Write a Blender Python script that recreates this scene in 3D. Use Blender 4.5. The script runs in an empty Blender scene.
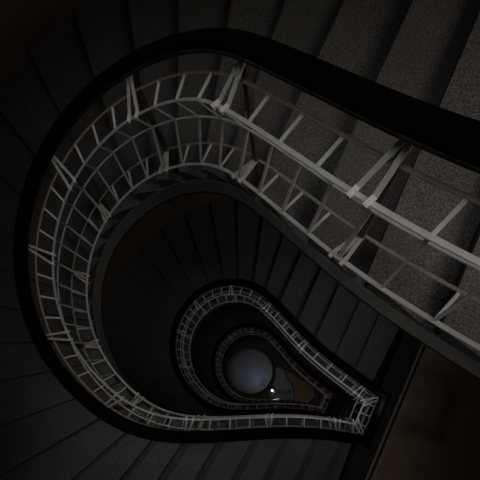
import bpy, bmesh, math
import numpy as np
from mathutils import Matrix, Vector

S = bpy.context.scene
COL = S.collection
PI = math.pi

# ------------------------------------------------------------------ measures
H = 4.2                      # one storey
NR = 30                      # risers in one turn
RISE = H / NR
RAIL = 0.93                  # handrail centre above the landing floor
R = 0.709                    # radius of the round end of the well (handrail line)
LX = 1.510                   # flat landing end of the well
W1, W2 = 0.2198, 0.147
TH1, TH2 = 1.1644, 2 * PI - 1.983
WALL = 1.97                  # outer wall
EDGE = 1.60                  # landing edge
XEND = 4.6
F1, F2 = 0.0141, 0.0123
Q1, Q2 = 1.4754, 1.0096
RA, RB, RC, RD, RE = (.0245, .135), (.1021, .1915), (.0223, .4425), (-.0021, .7314), (.0921, .7633)
WIN = 0.048                  # inner end of the steps, measured from the handrail line

# ------------------------------------------------------------------ materials
def nodes(name):
    m = bpy.data.materials.new(name); m.use_nodes = True
    nt = m.node_tree
    return m, nt, nt.nodes['Principled BSDF']

def mottled(name, c1, c2, scale=8, rough=.6, metal=0, bump=0.0, spec=.5, detail=4):
    m, nt, b = nodes(name)
    tc = nt.nodes.new('ShaderNodeTexCoord')
    n = nt.nodes.new('ShaderNodeTexNoise'); n.inputs['Scale'].default_value = scale; n.inputs['Detail'].default_value = detail
    r = nt.nodes.new('ShaderNodeValToRGB')
    r.color_ramp.elements[0].position = .35; r.color_ramp.elements[1].position = .68
    r.color_ramp.elements[0].color = (*c1, 1); r.color_ramp.elements[1].color = (*c2, 1)
    nt.links.new(tc.outputs['Object'], n.inputs['Vector'])
    nt.links.new(n.outputs['Fac'], r.inputs['Fac']); nt.links.new(r.outputs['Color'], b.inputs['Base Color'])
    b.inputs['Roughness'].default_value = rough; b.inputs['Metallic'].default_value = metal
    b.inputs['Specular IOR Level'].default_value = spec
    if bump:
        bp = nt.nodes.new('ShaderNodeBump'); bp.inputs['Strength'].default_value = bump; bp.inputs['Distance'].default_value = .01
        nt.links.new(n.outputs['Fac'], bp.inputs['Height']); nt.links.new(bp.outputs['Normal'], b.inputs['Normal'])
    return m

def terrazzo(name, base, dark, light, rough=.55):
    m, nt, b = nodes(name)
    tc = nt.nodes.new('ShaderNodeTexCoord')
    big = nt.nodes.new('ShaderNodeTexNoise'); big.inputs['Scale'].default_value = 3.5; big.inputs['Detail'].default_value = 5
    v = nt.nodes.new('ShaderNodeTexVoronoi'); v.inputs['Scale'].default_value = 300
    n = nt.nodes.new('ShaderNodeTexNoise'); n.inputs['Scale'].default_value = 240; n.inputs['Detail'].default_value = 2
    for x in (big, v, n): nt.links.new(tc.outputs['Object'], x.inputs['Vector'])
    r = nt.nodes.new('ShaderNodeValToRGB')
    e = r.color_ramp.elements
    e[0].position = .40; e[0].color = (*dark, 1); e[1].position = .62; e[1].color = (*light, 1)
    k = e.new(.5); k.color = (*base, 1)
    nt.links.new(n.outputs['Fac'], r.inputs['Fac'])
    sp = nt.nodes.new('ShaderNodeMixRGB'); sp.blend_type = 'MULTIPLY'; sp.inputs['Fac'].default_value = .45
    nt.links.new(r.outputs['Color'], sp.inputs['Color1']); nt.links.new(v.outputs['Color'], sp.inputs['Color2'])
    hs = nt.nodes.new('ShaderNodeHueSaturation'); hs.inputs['Saturation'].default_value = .55
    nt.links.new(sp.outputs['Color'], hs.inputs['Color'])
    mr = nt.nodes.new('ShaderNodeMapRange'); mr.inputs['To Min'].default_value = .62; mr.inputs['To Max'].default_value = 1.3
    nt.links.new(big.outputs['Fac'], mr.inputs['Value'])
    mu = nt.nodes.new('ShaderNodeMixRGB'); mu.blend_type = 'MULTIPLY'; mu.inputs['Fac'].default_value = 1
    nt.links.new(hs.outputs['Color'], mu.inputs['Color1']); nt.links.new(mr.outputs['Result'], mu.inputs['Color2'])
    nt.links.new(mu.outputs['Color'], b.inputs['Base Color'])
    b.inputs['Roughness'].default_value = rough
    b.inputs['Specular IOR Level'].default_value = .3
    return m

M = {
 'stone': terrazzo('speckled_stone', (.128, .104, .083), (.058, .046, .036), (.235, .192, .156)),
 'stringer': mottled('grey_stringer_paint', (.24, .225, .21), (.32, .30, .28), 6, .6, bump=.1),
 'soffit': mottled('soffit_plaster', (.24, .21, .18), (.30, .27, .23), 4, .8),
 'white': mottled('white_metal_paint', (.72, .69, .65), (.84, .82, .79), 30, .42, spec=.4),
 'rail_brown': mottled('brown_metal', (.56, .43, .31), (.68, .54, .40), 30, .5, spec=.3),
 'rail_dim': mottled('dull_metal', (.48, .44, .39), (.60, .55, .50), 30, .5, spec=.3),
 'post': mottled('dark_brown_metal', (.085, .066, .05), (.12, .095, .075), 20, .55, spec=.25),
 'black': mottled('black_handrail', (.002, .002, .002), (.004, .004, .004), 14, .35, spec=.12),
 'wall': mottled('brown_wall', (.19, .135, .09), (.25, .18, .125), 3, .8, bump=.15),
 'landing': mottled('landing_brown', (.26, .165, .105), (.34, .225, .15), 5, .55, bump=.05),
 'border': mottled('dark_border', (.012, .011, .011), (.022, .02, .019), 20, .6, spec=.3),
 'inlay': mottled('pale_inlay', (.30, .22, .15), (.36, .27, .19), 20, .5),
 'ground': mottled('ground_floor_dark', (.05, .036, .03), (.075, .055, .045), 3, .5),
 'ground_brown': mottled('ground_floor_brown', (.40, .24, .17), (.62, .32, .14), 2.5, .5),
 'ground_grey': mottled('ground_floor_grey', (.50, .45, .46), (.66, .60, .61), 5, .5),
 'ceiling': mottled('ceiling_plaster', (.45, .40, .34), (.52, .47, .40), 3, .9),
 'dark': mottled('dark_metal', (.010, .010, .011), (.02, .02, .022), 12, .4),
 'disc': mottled('blue_grey_top', (.06, .085, .145), (.10, .13, .20), 4, .30, spec=.6),
}
def emission(name, c, s):
    m, nt, b = nodes(name)
    b.inputs['Base Color'].default_value = (*c, 1)
    b.inputs['Emission Color'].default_value = (*c, 1); b.inputs['Emission Strength'].default_value = s
    n = nt.nodes.new('ShaderNodeTexNoise'); n.inputs['Scale'].default_value = 3
    mr = nt.nodes.new('ShaderNodeMapRange'); mr.inputs['To Min'].default_value = .3; mr.inputs['To Max'].default_value = .35
    nt.links.new(n.outputs['Fac'], mr.inputs['Value']); nt.links.new(mr.outputs['Result'], b.inputs['Roughness'])
    return m
M['globe'] = emission('lit_globe', (1, .93, .82), 1.3)

# ------------------------------------------------------------------ object helpers
def link(name, bm, mat, parent=None, smooth=False, bevel=0):
    me = bpy.data.meshes.new(name)
    bmesh.ops.recalc_face_normals(bm, faces=bm.faces[:])
    bm.to_mesh(me); bm.free()
    for mm in (mat if isinstance(mat, (list, tuple)) else [mat]): me.materials.append(mm)
    if smooth:
        for p in me.polygons: p.use_smooth = True
    o = bpy.data.objects.new(name, me); COL.objects.link(o)
    if parent: o.parent = parent
    return o

def struct(name, bm, mat, parent=None):
    o = link(name, bm, mat, parent); o['kind'] = 'structure'; return o

def thing(name, label, cat, loc, group=None):
    o = bpy.data.objects.new(name, None); COL.objects.link(o)
    o.location = loc; o.empty_display_size = .1
    o['label'] = label; o['category'] = cat
    if group: o['group'] = group
    return o

def copy_tree(o, parent=None):
    c = o.copy(); COL.objects.link(c)
    if parent: c.parent = parent
    for ch in list(o.children): copy_tree(ch, c)
    return c

def sweep(bm, P, N, prof, closed_ends=True):
    """P: points (n,3), N: horizontal inward normals (n,3); prof: list of (inward, up)."""
    rings = []
    for p, n in zip(P, N):
        rings.append([bm.verts.new((p[0] + n[0] * a, p[1] + n[1] * a, p[2] + b)) for a, b in prof])
    k = len(prof)
    for i in range(len(rings) - 1):
        for j in range(k):
            bm.faces.new((rings[i][j], rings[i][(j + 1) % k], rings[i + 1][(j + 1) % k], rings[i + 1][j]))
    if closed_ends:
        bm.faces.new(rings[0][::-1]); bm.faces.new(rings[-1])

def beam(bm, a, b, w, h, side):
    """rectangular bar from a to b; w measured along the horizontal vector side, h across both."""
    a, b = Vector(a), Vector(b); d = (b - a).normalized()
    s = Vector(side); s = (s - d * s.dot(d)).normalized(); u = d.cross(s)
    vs = []
    for p in (a, b):
        vs.append([bm.verts.new(p + s * x * w / 2 + u * y * h / 2) for x, y in ((-1, -1), (1, -1), (1, 1), (-1, 1))])
    for j in range(4):
        bm.faces.new((vs[0][j], vs[0][(j + 1) % 4], vs[1][(j + 1) % 4], vs[1][j]))
    bm.faces.new(vs[0][::-1]); bm.faces.new(vs[1])

def poly_prism(bm, pts, z0, z1):
    lo = [bm.verts.new((x, y, z0)) for x, y in pts]; hi = [bm.verts.new((x, y, z1)) for x, y in pts]
    n = len(pts)
    bm.faces.new(hi); bm.faces.new(lo[::-1])
    for i in range(n):
        bm.faces.new((lo[i], lo[(i + 1) % n], hi[(i + 1) % n], hi[i]))

def rounded(w, h, r, n=4):
    out = []
    for cx, cy, a0 in ((w / 2 - r, h / 2 - r, 0), (-w / 2 + r, h / 2 - r, PI / 2), (-w / 2 + r, -h / 2 + r, PI), (w / 2 - r, -h / 2 + r, 1.5 * PI)):
        for i in range(n + 1):
            t = a0 + i * PI / 2 / n
            out.append((cx + r * math.cos(t), cy + r * math.sin(t)))
    return out

def lathe(bm, prof, c=(0, 0, 0), n=48):
    rings = []
    for r, z in prof:
        if r < 1e-6: rings.append([bm.verts.new((c[0], c[1], c[2] + z))])
        else: rings.append([bm.verts.new((c[0] + r * math.cos(2 * PI * i / n), c[1] + r * math.sin(2 * PI * i / n), c[2] + z)) for i in range(n)])
    for a, b in zip(rings, rings[1:]):
        for i in range(n):
            j = (i + 1) % n
            if len(a) == 1: bm.faces.new((a[0], b[j], b[i]))
            elif len(b) == 1: bm.faces.new((a[i], a[j], b[0]))
            else: bm.faces.new((a[i], a[j], b[j], b[i]))

# ------------------------------------------------------------------ plan of the well
def bez(p0, p1, p2, p3, n):
    t = np.linspace(0, 1, n)[:, None]
    return (1 - t) ** 3 * p0 + 3 * t * (1 - t) ** 2 * p1 + 3 * t * t * (1 - t) * p2 + t ** 3 * p3

def well_curve():
    a = np.array([math.cos(TH1), math.sin(TH1)]) * R; tg = np.array([math.sin(TH1), -math.cos(TH1)])
    e = np.array([LX, W1]); d = np.array([-math.cos(.2212), math.sin(.2212)])
    s1 = bez(e, e + d * .789, a + tg * .6428, a, 60)
    ang = np.linspace(TH1, TH2, 100); arc = np.stack([np.cos(ang), np.sin(ang)], 1) * R
    a2 = arc[-1]; tg2 = np.array([-math.sin(TH2), math.cos(TH2)])
    e2 = np.array([LX, -W2]); d2 = np.array([-math.cos(.2115), -math.sin(.2115)])
    s2 = bez(a2, a2 + tg2 * .6359, e2 + d2 * .9596, e2, 60)
    pts = np.concatenate([s1, arc[1:], s2[1:]])
    seg = np.linalg.norm(np.diff(pts, axis=0), axis=1)
    w = np.ones(len(seg)); w[59:59 + 99] = Q1; w[59 + 99:] = Q2
    s = np.concatenate([[0], np.cumsum(seg * w)]); s /= s[-1]
    z = -H * np.clip((s - F1) / (1 - F1 - F2), 0, 1)
    # even spacing and a soft blend where the straights meet the round end
    d = np.concatenate([[0], np.cumsum(seg)]); u = np.linspace(0, d[-1], 260)
    q = np.stack([np.interp(u, d, pts[:, 0]), np.interp(u, d, pts[:, 1]), np.interp(u, d, z)], 1)
    k = np.hanning(25); k /= k.sum()
    ext = np.concatenate([2 * q[0] - q[12:0:-1], q, 2 * q[-1] - q[-2:-14:-1]])
    q = np.stack([np.convolve(ext[:, i], k, 'valid') for i in range(3)], 1)
    return q[:, :2], q[:, 2]
CP, CZ = well_curve()
CT = np.gradient(CP, axis=0); CT /= np.linalg.norm(CT, axis=1)[:, None]
CN = np.stack([-CT[:, 1], CT[:, 0]], 1)
CS = np.concatenate([[0], np.cumsum(np.linalg.norm(np.diff(CP, axis=0), axis=1))])
LEN = CS[-1]

def at(s):
    p = np.array([np.interp(s, CS, CP[:, i]) for i in (0, 1)])
    n = np.array([np.interp(s, CS, CN[:, i]) for i in (0, 1)]); n /= np.linalg.norm(n)
    return p, n, float(np.interp(s, CS, CZ))

def run(w, h):
    """offset polyline incl. the landing end, points + inward normals; z relative to the upper landing floor."""
    xl = LX - w
    q = CP + CN * w
    keep = q[:, 0] < xl - 1e-4
    i0, i1 = np.argmax(keep), len(keep) - np.argmax(keep[::-1]) - 1
    yl, yu = q[i1][1], q[i0][1]
    i0 += 3
    pts = [(*q[i], CZ[i]) for i in range(i0, i1 + 1)]
    nn = [(*CN[i], 0) for i in range(i0, i1 + 1)]
    e = .039 if w == 0 else 0.
    if e:
        pts.append((LX + e, yl + .001, CZ[-1])); nn.append(nn[-1])
    head = [(xl, yl - e, 0), (xl, yu, 0)]
    hn = [(-1, 0, 0), (-1, -.8, 0)]
    P = np.array(head + pts); N = np.array(hn + nn, float)
    P[:, 2] += RAIL - h
    return P, N, (yl, yu)

# ------------------------------------------------------------------ railing
def build_railing(label):
    root = thing('stair_railing', label, 'railing', (0, 0, 0), 'railings round the stairwell')
    bm = bmesh.new(); P, N, _ = run(0, 0)
    prof = [(.024, -.034), (.032, -.026), (.028, -.014), (.037, -.004), (.039, .010), (.032, .021), (.018, .027), (0, .029),
            (-.018, .027), (-.032, .021), (-.039, .010), (-.037, -.004), (-.028, -.014), (-.032, -.026), (-.024, -.034)]
    sweep(bm, P, N, prof[::-1])
    o = link('handrail', bm, M['black'], root, True); o['label'] = 'thick black handrail'
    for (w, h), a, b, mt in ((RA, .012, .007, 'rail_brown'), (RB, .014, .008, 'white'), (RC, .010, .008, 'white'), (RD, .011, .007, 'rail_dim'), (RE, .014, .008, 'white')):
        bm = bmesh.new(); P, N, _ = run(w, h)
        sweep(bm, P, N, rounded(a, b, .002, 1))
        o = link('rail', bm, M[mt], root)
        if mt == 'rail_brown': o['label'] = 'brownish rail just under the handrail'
    def spots():
        posts = [.16, .745, 1.255, 1.795, 2.30, 2.72, 3.155, 3.63, 4.14, 4.68, 5.20]
        rods = [.055]
        for a, b in zip(posts, posts[1:]): rods += [a + (b - a) * i / 4 for i in (1, 2, 3)]
        rods.append(5.33)
        return posts, rods
    posts, rods = spots()
    fr = []
    for s in posts: fr.append((at(s), True, (at(s + .05)[2] - at(s - .05)[2]) / .1))
    for s in rods: fr.append((at(s), False, 0.))
    for y in (-.05, .036, .122): fr.append(((np.array([LX, y]), np.array([-1., 0.]), 0.), False, 0.))
    def pt(p, n, z, w, h, t=0., g=0.):
        return Vector((p[0] + n[0] * w + n[1] * t, p[1] + n[1] * w - n[0] * t, z + g * t + RAIL - h))
    def zig(p, n, z, a, first=0):
        bm = bmesh.new(); side = (n[1], -n[0], 0)
        q = [pt(p, n, z, *x) for x in (RA, RB, RC, RE, RD)]
        q[1] -= Vector((0, 0, .006)); q[3] -= Vector((0, 0, .006))
        for u, v in list(zip(q, q[1:]))[first:]: beam(bm, u, v, a, .006, side)
        return bm
    for (p, n, z), post, g in fr:
        side = (n[1], -n[0], 0)
        if not post:
            link('baluster', zig(p, n, z, .009), M['white'], root); continue
        make_post(root, p, n, z, pt, zig, 1., g)
    r2 = math.sqrt(.5)
    for y, ny in ((-W2 + .01, r2), (W1 - .01, -r2)):
        make_post(root, np.array([LX - .012, y]), np.array([-r2, ny]), 0., pt, zig, 1.35)
    return root

def make_post(root, p, n, z, pt, zig, k=1., g=0.):
    side = (n[1], -n[0], 0)
    bm = bmesh.new()
    beam(bm, pt(p, n, z, 0, .028), pt(p, n, z, 0, 1.02), .020, .020, side)
    link('post', bm, M['post'], root)['label'] = 'dark brown upright post'
    link('baluster', zig(p, n, z, .012, 1), M['white'], root)
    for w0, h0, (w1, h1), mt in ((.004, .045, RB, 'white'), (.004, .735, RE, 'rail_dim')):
        bm = bmesh.new()
        for t in (-1, 1):
            beam(bm, pt(p, n, z, w0, h0, t * .006, g), pt(p, n, z, w1 * k - .012, h1 - .010, t * .021, g), .012, .006, side)
            beam(bm, pt(p, n, z, w1 * k - .014, h1 - .011, t * .021, g), pt(p, n, z, w1 * k + .017, h1 - .009, t * .021, g), .013, .007, side)
        br = link('bracket', bm, M[mt], root)
        for t in (-1, 1):
            bm = bmesh.new(); c = pt(p, n, z, w1 * k + .011, h1 - .004, t * .021, g)
            beam(bm, c - Vector((0, 0, .016)), c + Vector((0, 0, .011)), .008, .008, side)
            link('bolt', bm, M['white'], br)

# ------------------------------------------------------------------ stair flight
D2 = math.radians
NOSE = [((EDGE, .9), 90), ((1.34, .9), 90), ((1.12, .9), 90), ((.87, .9), 91), ((.63, .9), 91), ((.37, .5), 92), ((.17, .64), 98),
        ((.03, .66), 108), ((-.13, .655), 118), ((-.275, .61), 127), ((-.42, .52), 136), ((-.50, .36), 145), ((-.565, .24), 156)]
for i_ in range(5):
    t_ = math.radians(168.2 + 11.2 * i_)
    NOSE.append(((.61 * math.cos(t_), .61 * math.sin(t_)), 166.2 + 10.2 * i_))
NOSE += [((-.44, -.43), 217), ((-.31, -.53), 226), ((-.19, -.59), 236), ((-.06, -.62), 247), ((.07, -.62), 257), ((.25, -.58), 262), ((.47, -.47), 265),
         ((.70, -.6), 266), ((.92, -.6), 267), ((1.16, -.6), 269), ((1.385, -.6), 270), ((EDGE, -.7), 270)]
INNER = CP + CN * WIN

def hit_inner(p, d):
    best = None
    for i in range(len(INNER) - 1):
        a, b = INNER[i], INNER[i + 1]; e = b - a
        den = d[0] * e[1] - d[1] * e[0]
        if abs(den) < 1e-9: continue
        r = a - p
        t = (r[0] * e[1] - r[1] * e[0]) / den; u = (r[0] * d[1] - r[1] * d[0]) / den
        if -1e-6 <= u <= 1 + 1e-6 and t < 1.0 and abs(t) < 1.3:
            if best is None or abs(t) < abs(best[0]): best = (t, i + u)
    return best
def hit_outer(p, d):
    if d[1] != 0 :
        t = ((WALL if d[1] > 0 else -WALL) - p[1]) / d[1]; q = p + d * t
        if t > 0 and q[0] >= 0: return q
    b = p.dot(d); c = p.dot(p) - WALL ** 2
    return p + d * (-b + math.sqrt(b * b - c))
def inner_at(u):
    i = int(min(max(u, 0), len(INNER) - 1.0001)); f = u - i
    return INNER[i] * (1 - f) + INNER[i + 1] * f
NI, NO = [], []
for (p, a) in NOSE:
    p = np.array(p, float); d = np.array([math.cos(D2(a)), math.sin(D2(a))])
    h = hit_inner(p, d)
    if p[0] >= EDGE - .001: u = 0. if p[1] > 0 else len(INNER) - 1.0001
    else: u = h[1]
    NI.append(u); NO.append(hit_outer(p, d))
# level of every nosing below the upper landing: follows the handrail
NZ = []
for k, u in enumerate(NI):
    v = float(np.interp(u, np.arange(len(CZ)), CZ)) + max(0., (k - 12) / 17.) * RISE
    v = min(v, -.12 * k); v = max(v, -H + (NR - k) * .13)
    NZ.append(0. if k == 0 else v)
NZ.append(-H)
print('LEVELS', [round(a - b, 3) for a, b in zip(NZ, NZ[1:])])
def out_pts(a, b, n=5):
    """points on the outer wall from a to b."""
    if a[0] >= 0 and b[0] >= 0: return [a, b]
    ts = []
    fa = math.atan2(a[1], a[0]) % (2 * PI); fb = math.atan2(b[1], b[0]) % (2 * PI)
    out = [a]
    for i in range(1, n):
        t = fa + (fb - fa) * i / n; q = np.array([math.cos(t), math.sin(t)]) * WALL
        if q[0] > 0: q = q / abs(q[1]) * WALL
        out.append(q)
    return out + [b]
def in_pts(u, v):
    out = [inner_at(u)]
    for i in range(int(math.floor(u)) + 1, int(math.ceil(v))): out.append(INNER[i])
    return out + [inner_at(v)]

def clean(pts):
    out = []
    for q in pts:
        if not out or np.hypot(*(np.array(q) - out[-1])) > 1e-4: out.append(np.array(q))
    if np.hypot(*(out[0] - out[-1])) < 1e-4: out.pop()
    return out

def build_flight(label):
    root = thing('stair_flight', label, 'stairs', (0, 0, 0), 'stone stair flights round the well')
    for k in range(NR - 1):
        z = NZ[k + 1]
        a, b = NI[k], NI[k + 1]
        ov = .018
        ip = in_pts(a, b); op = out_pts(NO[k], NO[k + 1])
        f0, f1 = ip[-1], op[-1]
        d = f1 - f0; nrm = np.array([-d[1], d[0]]); nrm /= np.linalg.norm(nrm)   # towards the next tread
        body = clean(ip + op[::-1])
        # body of the step, then the tread slab with its overhanging nose: one solid mesh
        bm = bmesh.new()
        poly_prism(bm, [tuple(q) for q in body], NZ[k + 2] - .03, z - .045)
        top = [tuple(q) for q in clean([*ip[:-1], f0 + nrm * ov, f1 + nrm * ov, *op[:-1][::-1]])]
        poly_prism(bm, top, z - .045, z)
        st = link('step', bm, M['stone'], root)
    # soffit
    bm = bmesh.new(); th = .30
    rows = []
    us = np.linspace(0, NR - 1, (NR - 1) * 3 + 1)
    for t in us:
        k = min(int(t), NR - 2); f = t - k
        i = inner_at(NI[k] * (1 - f) + NI[k + 1] * f)
        o = out_pts(NO[k], NO[k + 1], 3)
        o = o[min(int(f * (len(o) - 1) + 1e-6), len(o) - 1)] if len(o) > 2 else o[0] * (1 - f) + o[1] * f
        z = float(np.interp(t, np.arange(NR), NZ[:NR])) - th
        i = np.array(i); o = np.array(o)
        rows.append([bm.verts.new((i[0], i[1], z)), bm.verts.new((o[0], o[1], z)), bm.verts.new((o[0], o[1], z + .04)), bm.verts.new((i[0], i[1], z + .04))])
    for r0, r1 in zip(rows, rows[1:]):
        for j in range(4): bm.faces.new((r0[j], r0[(j + 1) % 4], r1[(j + 1) % 4], r1[j]))
    bm.faces.new(rows[0]); bm.faces.new(rows[-1][::-1])
    link('soffit', bm, M['soffit'], root)
    # stringer along the well, its top through the inner corners of the steps
    idx = np.arange(len(INNER)); zz = np.interp(idx, NI, NZ[:NR])
    zz = np.convolve(np.pad(zz, 6, mode='edge'), np.ones(13) / 13, 'valid')
    P = np.concatenate([CP, zz[:, None]], 1); N = np.concatenate([CN, np.zeros((len(CN), 1))], 1)
    bm = bmesh.new()
    sweep(bm, P, N, [(WIN - .03, -.30), (WIN + .004, -.30), (WIN + .004, -RISE + .005), (WIN - .03, -RISE + .005)])
    link('stringer', bm, M['stringer'], root)
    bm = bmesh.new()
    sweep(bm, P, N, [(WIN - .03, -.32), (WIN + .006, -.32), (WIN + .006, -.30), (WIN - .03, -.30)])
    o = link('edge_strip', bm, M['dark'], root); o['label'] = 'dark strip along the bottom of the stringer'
    return root

LB_R = ['pale metal railing with thick black handrail on the uppermost, nearest turn of the stairs',
        'pale metal railing with black handrail on the middle turn, inside and below the nearest railing',
        'dim small railing of the lowest turn, closely ringing the round blue-grey disc']
LB_S = ['speckled stone stairs of the uppermost turn, sweeping behind the thick black handrail',
        'dark grey stairs of the middle turn, fanning between the large and middle railings',
        'reddish dark stairs of the lowest turn, seen inside the middle railing']
rail0 = build_railing(LB_R[0]); flight0 = build_flight(LB_S[0])
for i in range(3):
    r = rail0 if i == 0 else copy_tree(rail0); f = flight0 if i == 0 else copy_tree(flight0)
    r.location = f.location = (0, 0, (3 - i) * H)
    r['label'] = LB_R[i]; f['label'] = LB_S[i]

# ------------------------------------------------------------------ setting
TOP = 3 * H + 5.2
lo = -.3
def wall_strip(name, inn, out):
    bm = bmesh.new()
    rings = [[bm.verts.new((x, y, z)) for (x, y), z in ((a, lo), (b, lo), (b, TOP), (a, TOP))] for a, b in zip(inn, out)]
    for r0, r1 in zip(rings, rings[1:]):
        for j in range(4): bm.faces.new((r0[j], r0[(j + 1) % 4], r1[(j + 1) % 4], r1[j]))
    bm.faces.new(rings[0]); bm.faces.new(rings[-1][::-1])
    struct(name, bm, M['wall'])
ang = np.linspace(PI / 2, 1.5 * PI, 48)
W_ = WALL + .25
wall_strip('wall_left', [(WALL * math.cos(t), WALL * math.sin(t)) for t in ang], [(W_ * math.cos(t), W_ * math.sin(t)) for t in ang])
wall_strip('wall_back', [(XEND, WALL), (0, WALL)], [(XEND, W_), (0, W_)])
wall_strip('wall_front', [(0, -WALL), (XEND, -WALL)], [(0, -W_), (XEND, -W_)])
bm = bmesh.new(); poly_prism(bm, [(XEND, -WALL - .25), (XEND + .2, -WALL - .25), (XEND + .2, WALL + .25), (XEND, WALL + .25)], lo, TOP)
struct('wall_right', bm, M['wall'])
bm = bmesh.new(); poly_prism(bm, [(-2.2, -2.2), (XEND + .2, -2.2), (XEND + .2, 2.2), (-2.2, 2.2)], TOP, TOP + .2)
struct('ceiling', bm, M['ceiling'])
for lv in (3, 2, 1):
    z = lv * H
    bm = bmesh.new()
    poly_prism(bm, [(EDGE, -WALL), (XEND, -WALL), (XEND, WALL), (EDGE, WALL)], z - .3, z)
    fl = struct('floor', bm, M['landing'])
    for x0, x1, mt in ((EDGE - .012, 1.775, 'border'), (1.775, 1.795, 'inlay'), (1.795, 1.822, 'border'), (1.822, 1.836, 'inlay')):
        bm = bmesh.new(); poly_prism(bm, [(x0, -WALL), (x1, -WALL), (x1, WALL), (x0, WALL)], z - (.31 if x0 < EDGE else 0), z + .002)
        struct('trim_1', bm, M[mt], fl)
    bm = bmesh.new(); poly_prism(bm, [(LX - .03, -W2 + .015), (EDGE - .012, -W2 + .015), (EDGE - .012, W1 - .015), (LX - .03, W1 - .015)], z - .31, z + .002)
    struct('trim_1', bm, M['border'], fl)
bm = bmesh.new(); poly_prism(bm, [(-2.2, -2.2), (XEND + .2, -2.2), (XEND + .2, 2.2), (-2.2, 2.2)], -.3, 0)
g = struct('floor', bm, M['ground'])
for pts_, mt in (([(.28, .20), (.46, .34), (.62, .33), (.72, .20), (.92, .11), (1.10, -.14), (.86, -.26), (.56, -.36), (.45, -.2)], 'ground_grey'),
                 ([(.64, .36), (1.37, .30), (1.50, .11), (1.43, -.10), (1.22, -.22), (1.13, -.15), (.95, .12), (.75, .21)], 'ground_brown'),
                 ([(.72, .20), (.75, .21), (.95, .12), (1.13, -.15), (1.10, -.14), (.92, .11)], 'border')):
    bm = bmesh.new(); poly_prism(bm, pts_, 0, .004)
    struct('trim_1', bm, M[mt], g)

# ------------------------------------------------------------------ ground floor things
t = thing('round_table', 'round blue-grey disc in a dark ring at the very bottom of the stairwell', 'table', (-.055, -.035, 0))
bm = bmesh.new(); lathe(bm, [(0, .70), (.40, .70), (.49, .698), (.505, .69), (.505, .67), (0, .67)]); link('tabletop', bm, M['disc'], t, False)
bm = bmesh.new(); lathe(bm, [(.506, .665), (.545, .665), (.56, .675), (.56, .690), (.545, .700), (.506, .694), (.506, .665)]); o = link('rim', bm, M['dark'], t); o['label'] = 'dark rim round the disc'
bm = bmesh.new(); lathe(bm, [(0, 0), (.28, 0), (.28, .02), (.06, .05), (.05, .60), (.20, .668), (0, .668)]); link('pedestal', bm, M['dark'], t)

l = thing('globe_lamp', 'small lit white globe lamp on a dark arm beside the blue-grey disc', 'lamp', (.93, -.06, 0))
bm = bmesh.new(); lathe(bm, [(0, 0), (.05, 0), (.05, .015), (.022, .03), (.020, .98), (0, .98)], n=20); link('pole', bm, M['dark'], l)
bm = bmesh.new(); beam(bm, (0.02, 0, .96), (-.36, -.14, .96), .03, .05, (0, 0, 1)); link('arm', bm, M['dark'], l)
bm = bmesh.new(); lathe(bm, [(.02, .93), (.085, .95), (.09, .965), (.03, .985), (0, .985)], (-.36, -.14, 0), 24); link('shade', bm, M['dark'], l)
bm = bmesh.new(); bmesh.ops.create_uvsphere(bm, u_segments=20, v_segments=12, radius=.029, matrix=Matrix.Translation((-.36, -.14, 1.01))); link('globe', bm, M['globe'], l, True)

# ------------------------------------------------------------------ light
def area(name, loc, target, size, power, col):
    d = bpy.data.lights.new(name, 'AREA'); d.shape = 'DISK'; d.size = size; d.energy = power; d.color = col
    o = bpy.data.objects.new(name, d); COL.objects.link(o); o.location = loc
    o.rotation_euler = (Vector(target) - Vector(loc)).to_track_quat('-Z', 'Y').to_euler(); return o
def point(name, loc, power, col, r=.15):
    d = bpy.data.lights.new(name, 'POINT'); d.energy = power; d.color = col; d.shadow_soft_size = r
    o = bpy.data.objects.new(name, d); COL.objects.link(o); o.location = loc; return o
def spread(o, deg): o.data.spread = math.radians(deg)
spread(area('skylight', (.45, .05, 3 * H + 5.0), (.35, .05, 0), 1.3, 1.55, (.95, .97, 1)), 32)
spread(area('unseen_stair_light', (2.45, .45, 3 * H + 3.3), (1.1, .55, 3 * H - .5), 1.8, 2.75, (1, .91, .82)), 44)
spread(area('side_fill', (-1.0, -1.35, 2 * H + 4.3), (.8, -.85, 2 * H + .6), .25, .5, (1, .95, .90)), 48)  # added lamp out of view, rakes the lower flight from the left
spread(area('side_fill', (.9, -1.75, 2 * H + 3.3), (.95, .4, 3 * H - .7), .3, .35, (1, .94, .88)), 70)  # added fill without a fixture, lifts the stringer and rails
spread(area('unseen_stair_light', (1.35, .1, 2 * H + 2.2), (.35, 1.1, 2 * H - .7), .9, 1.1, (.99, .98, .97)), 70)  # added unseen lamp hanging in the well, brightens the middle turn
spread(area('wall_fill', (4.4, .1, 3 * H + 1.3), (-1.9, .85, 3 * H - 1.1), .5, .4, (1, .88, .76)), 34)  # no window here: light added to lift the curved wall
area('landing_fill', (3.3, .1, 3 * H - .35), (2.9, -.2, 2 * H), 1.6, .45, (1, .74, .57))  # warm fill added under the upper landing, no fixture there
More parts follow.
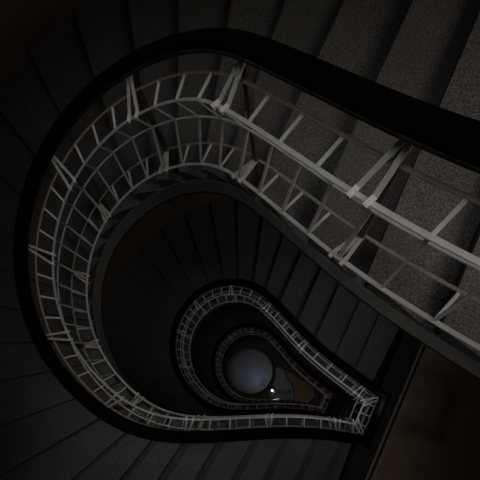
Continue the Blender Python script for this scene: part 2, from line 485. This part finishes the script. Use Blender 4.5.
area('landing_fill', (3.2, 0, 2 * H - .35), (2.6, 0, 1 * H), .5, .2, (1, .72, .50))  # same added fill for the landing below
spread(area('unseen_stair_light', (1.5, .2, 1 * H + 2.0), (.2, .9, 1 * H - .6), .4, .25, (1, .45, .33)), 70)  # unseen red lamp, added to redden the lowest turn
area('ground_fill', (2.2, .3, H - .35), (1.4, 0, 0), .5, .75, (1, .76, .55))  # warm fill added for the ground floor patches, no fixture
spread(area('disc_fill', (.95, -.35, 1.5), (.20, -.17, .7), .10, .17, (.80, .88, 1)), 34)  # added unseen spot that brightens one side of the disc
w = bpy.data.worlds.new('World'); S.world = w; w.use_nodes = True
w.node_tree.nodes['Background'].inputs['Color'].default_value = (.5, .5, .55, 1)
w.node_tree.nodes['Background'].inputs['Strength'].default_value = .0

# ------------------------------------------------------------------ camera
f, nx, ny, zc, phi, cx, cy = 570.29, 282.874, 389.852, .4862, .4601, -.656, -.4196
down = np.array([nx - 240, ny - 240, f]); down /= np.linalg.norm(down)
ex = np.array([1., 0, 0]); ex -= down * ex.dot(down); ex /= np.linalg.norm(ex)
ey = np.cross(down, ex)
c, s = math.cos(phi), math.sin(phi)
Xd, Yd = np.array([c, s, 0]), np.array([s, -c, 0])
def wv(v):
    v = np.array(v, float); return Vector(v.dot(ex) * Xd + v.dot(ey) * Yd + v.dot(down) * np.array([0, 0, -1.]))
cam = bpy.data.cameras.new('Camera'); co = bpy.data.objects.new('Camera', cam); COL.objects.link(co)
r_, u_, b_ = wv((1, 0, 0)), wv((0, -1, 0)), wv((0, 0, -1))
mt = Matrix((r_, u_, b_)).transposed().to_4x4()
mt.translation = Vector((-(c * cx + s * cy), -(s * cx - c * cy), 3 * H + RAIL + zc))
co.matrix_world = mt
cam.sensor_width = 36; cam.lens = 36 * f / 480; cam.clip_start = .02; cam.clip_end = 100
S.camera = co
S.view_settings.view_transform = 'Standard'; S.view_settings.look = 'None'
S.view_settings.exposure = 0; S.view_settings.gamma = 1
S.cycles.max_bounces = 6
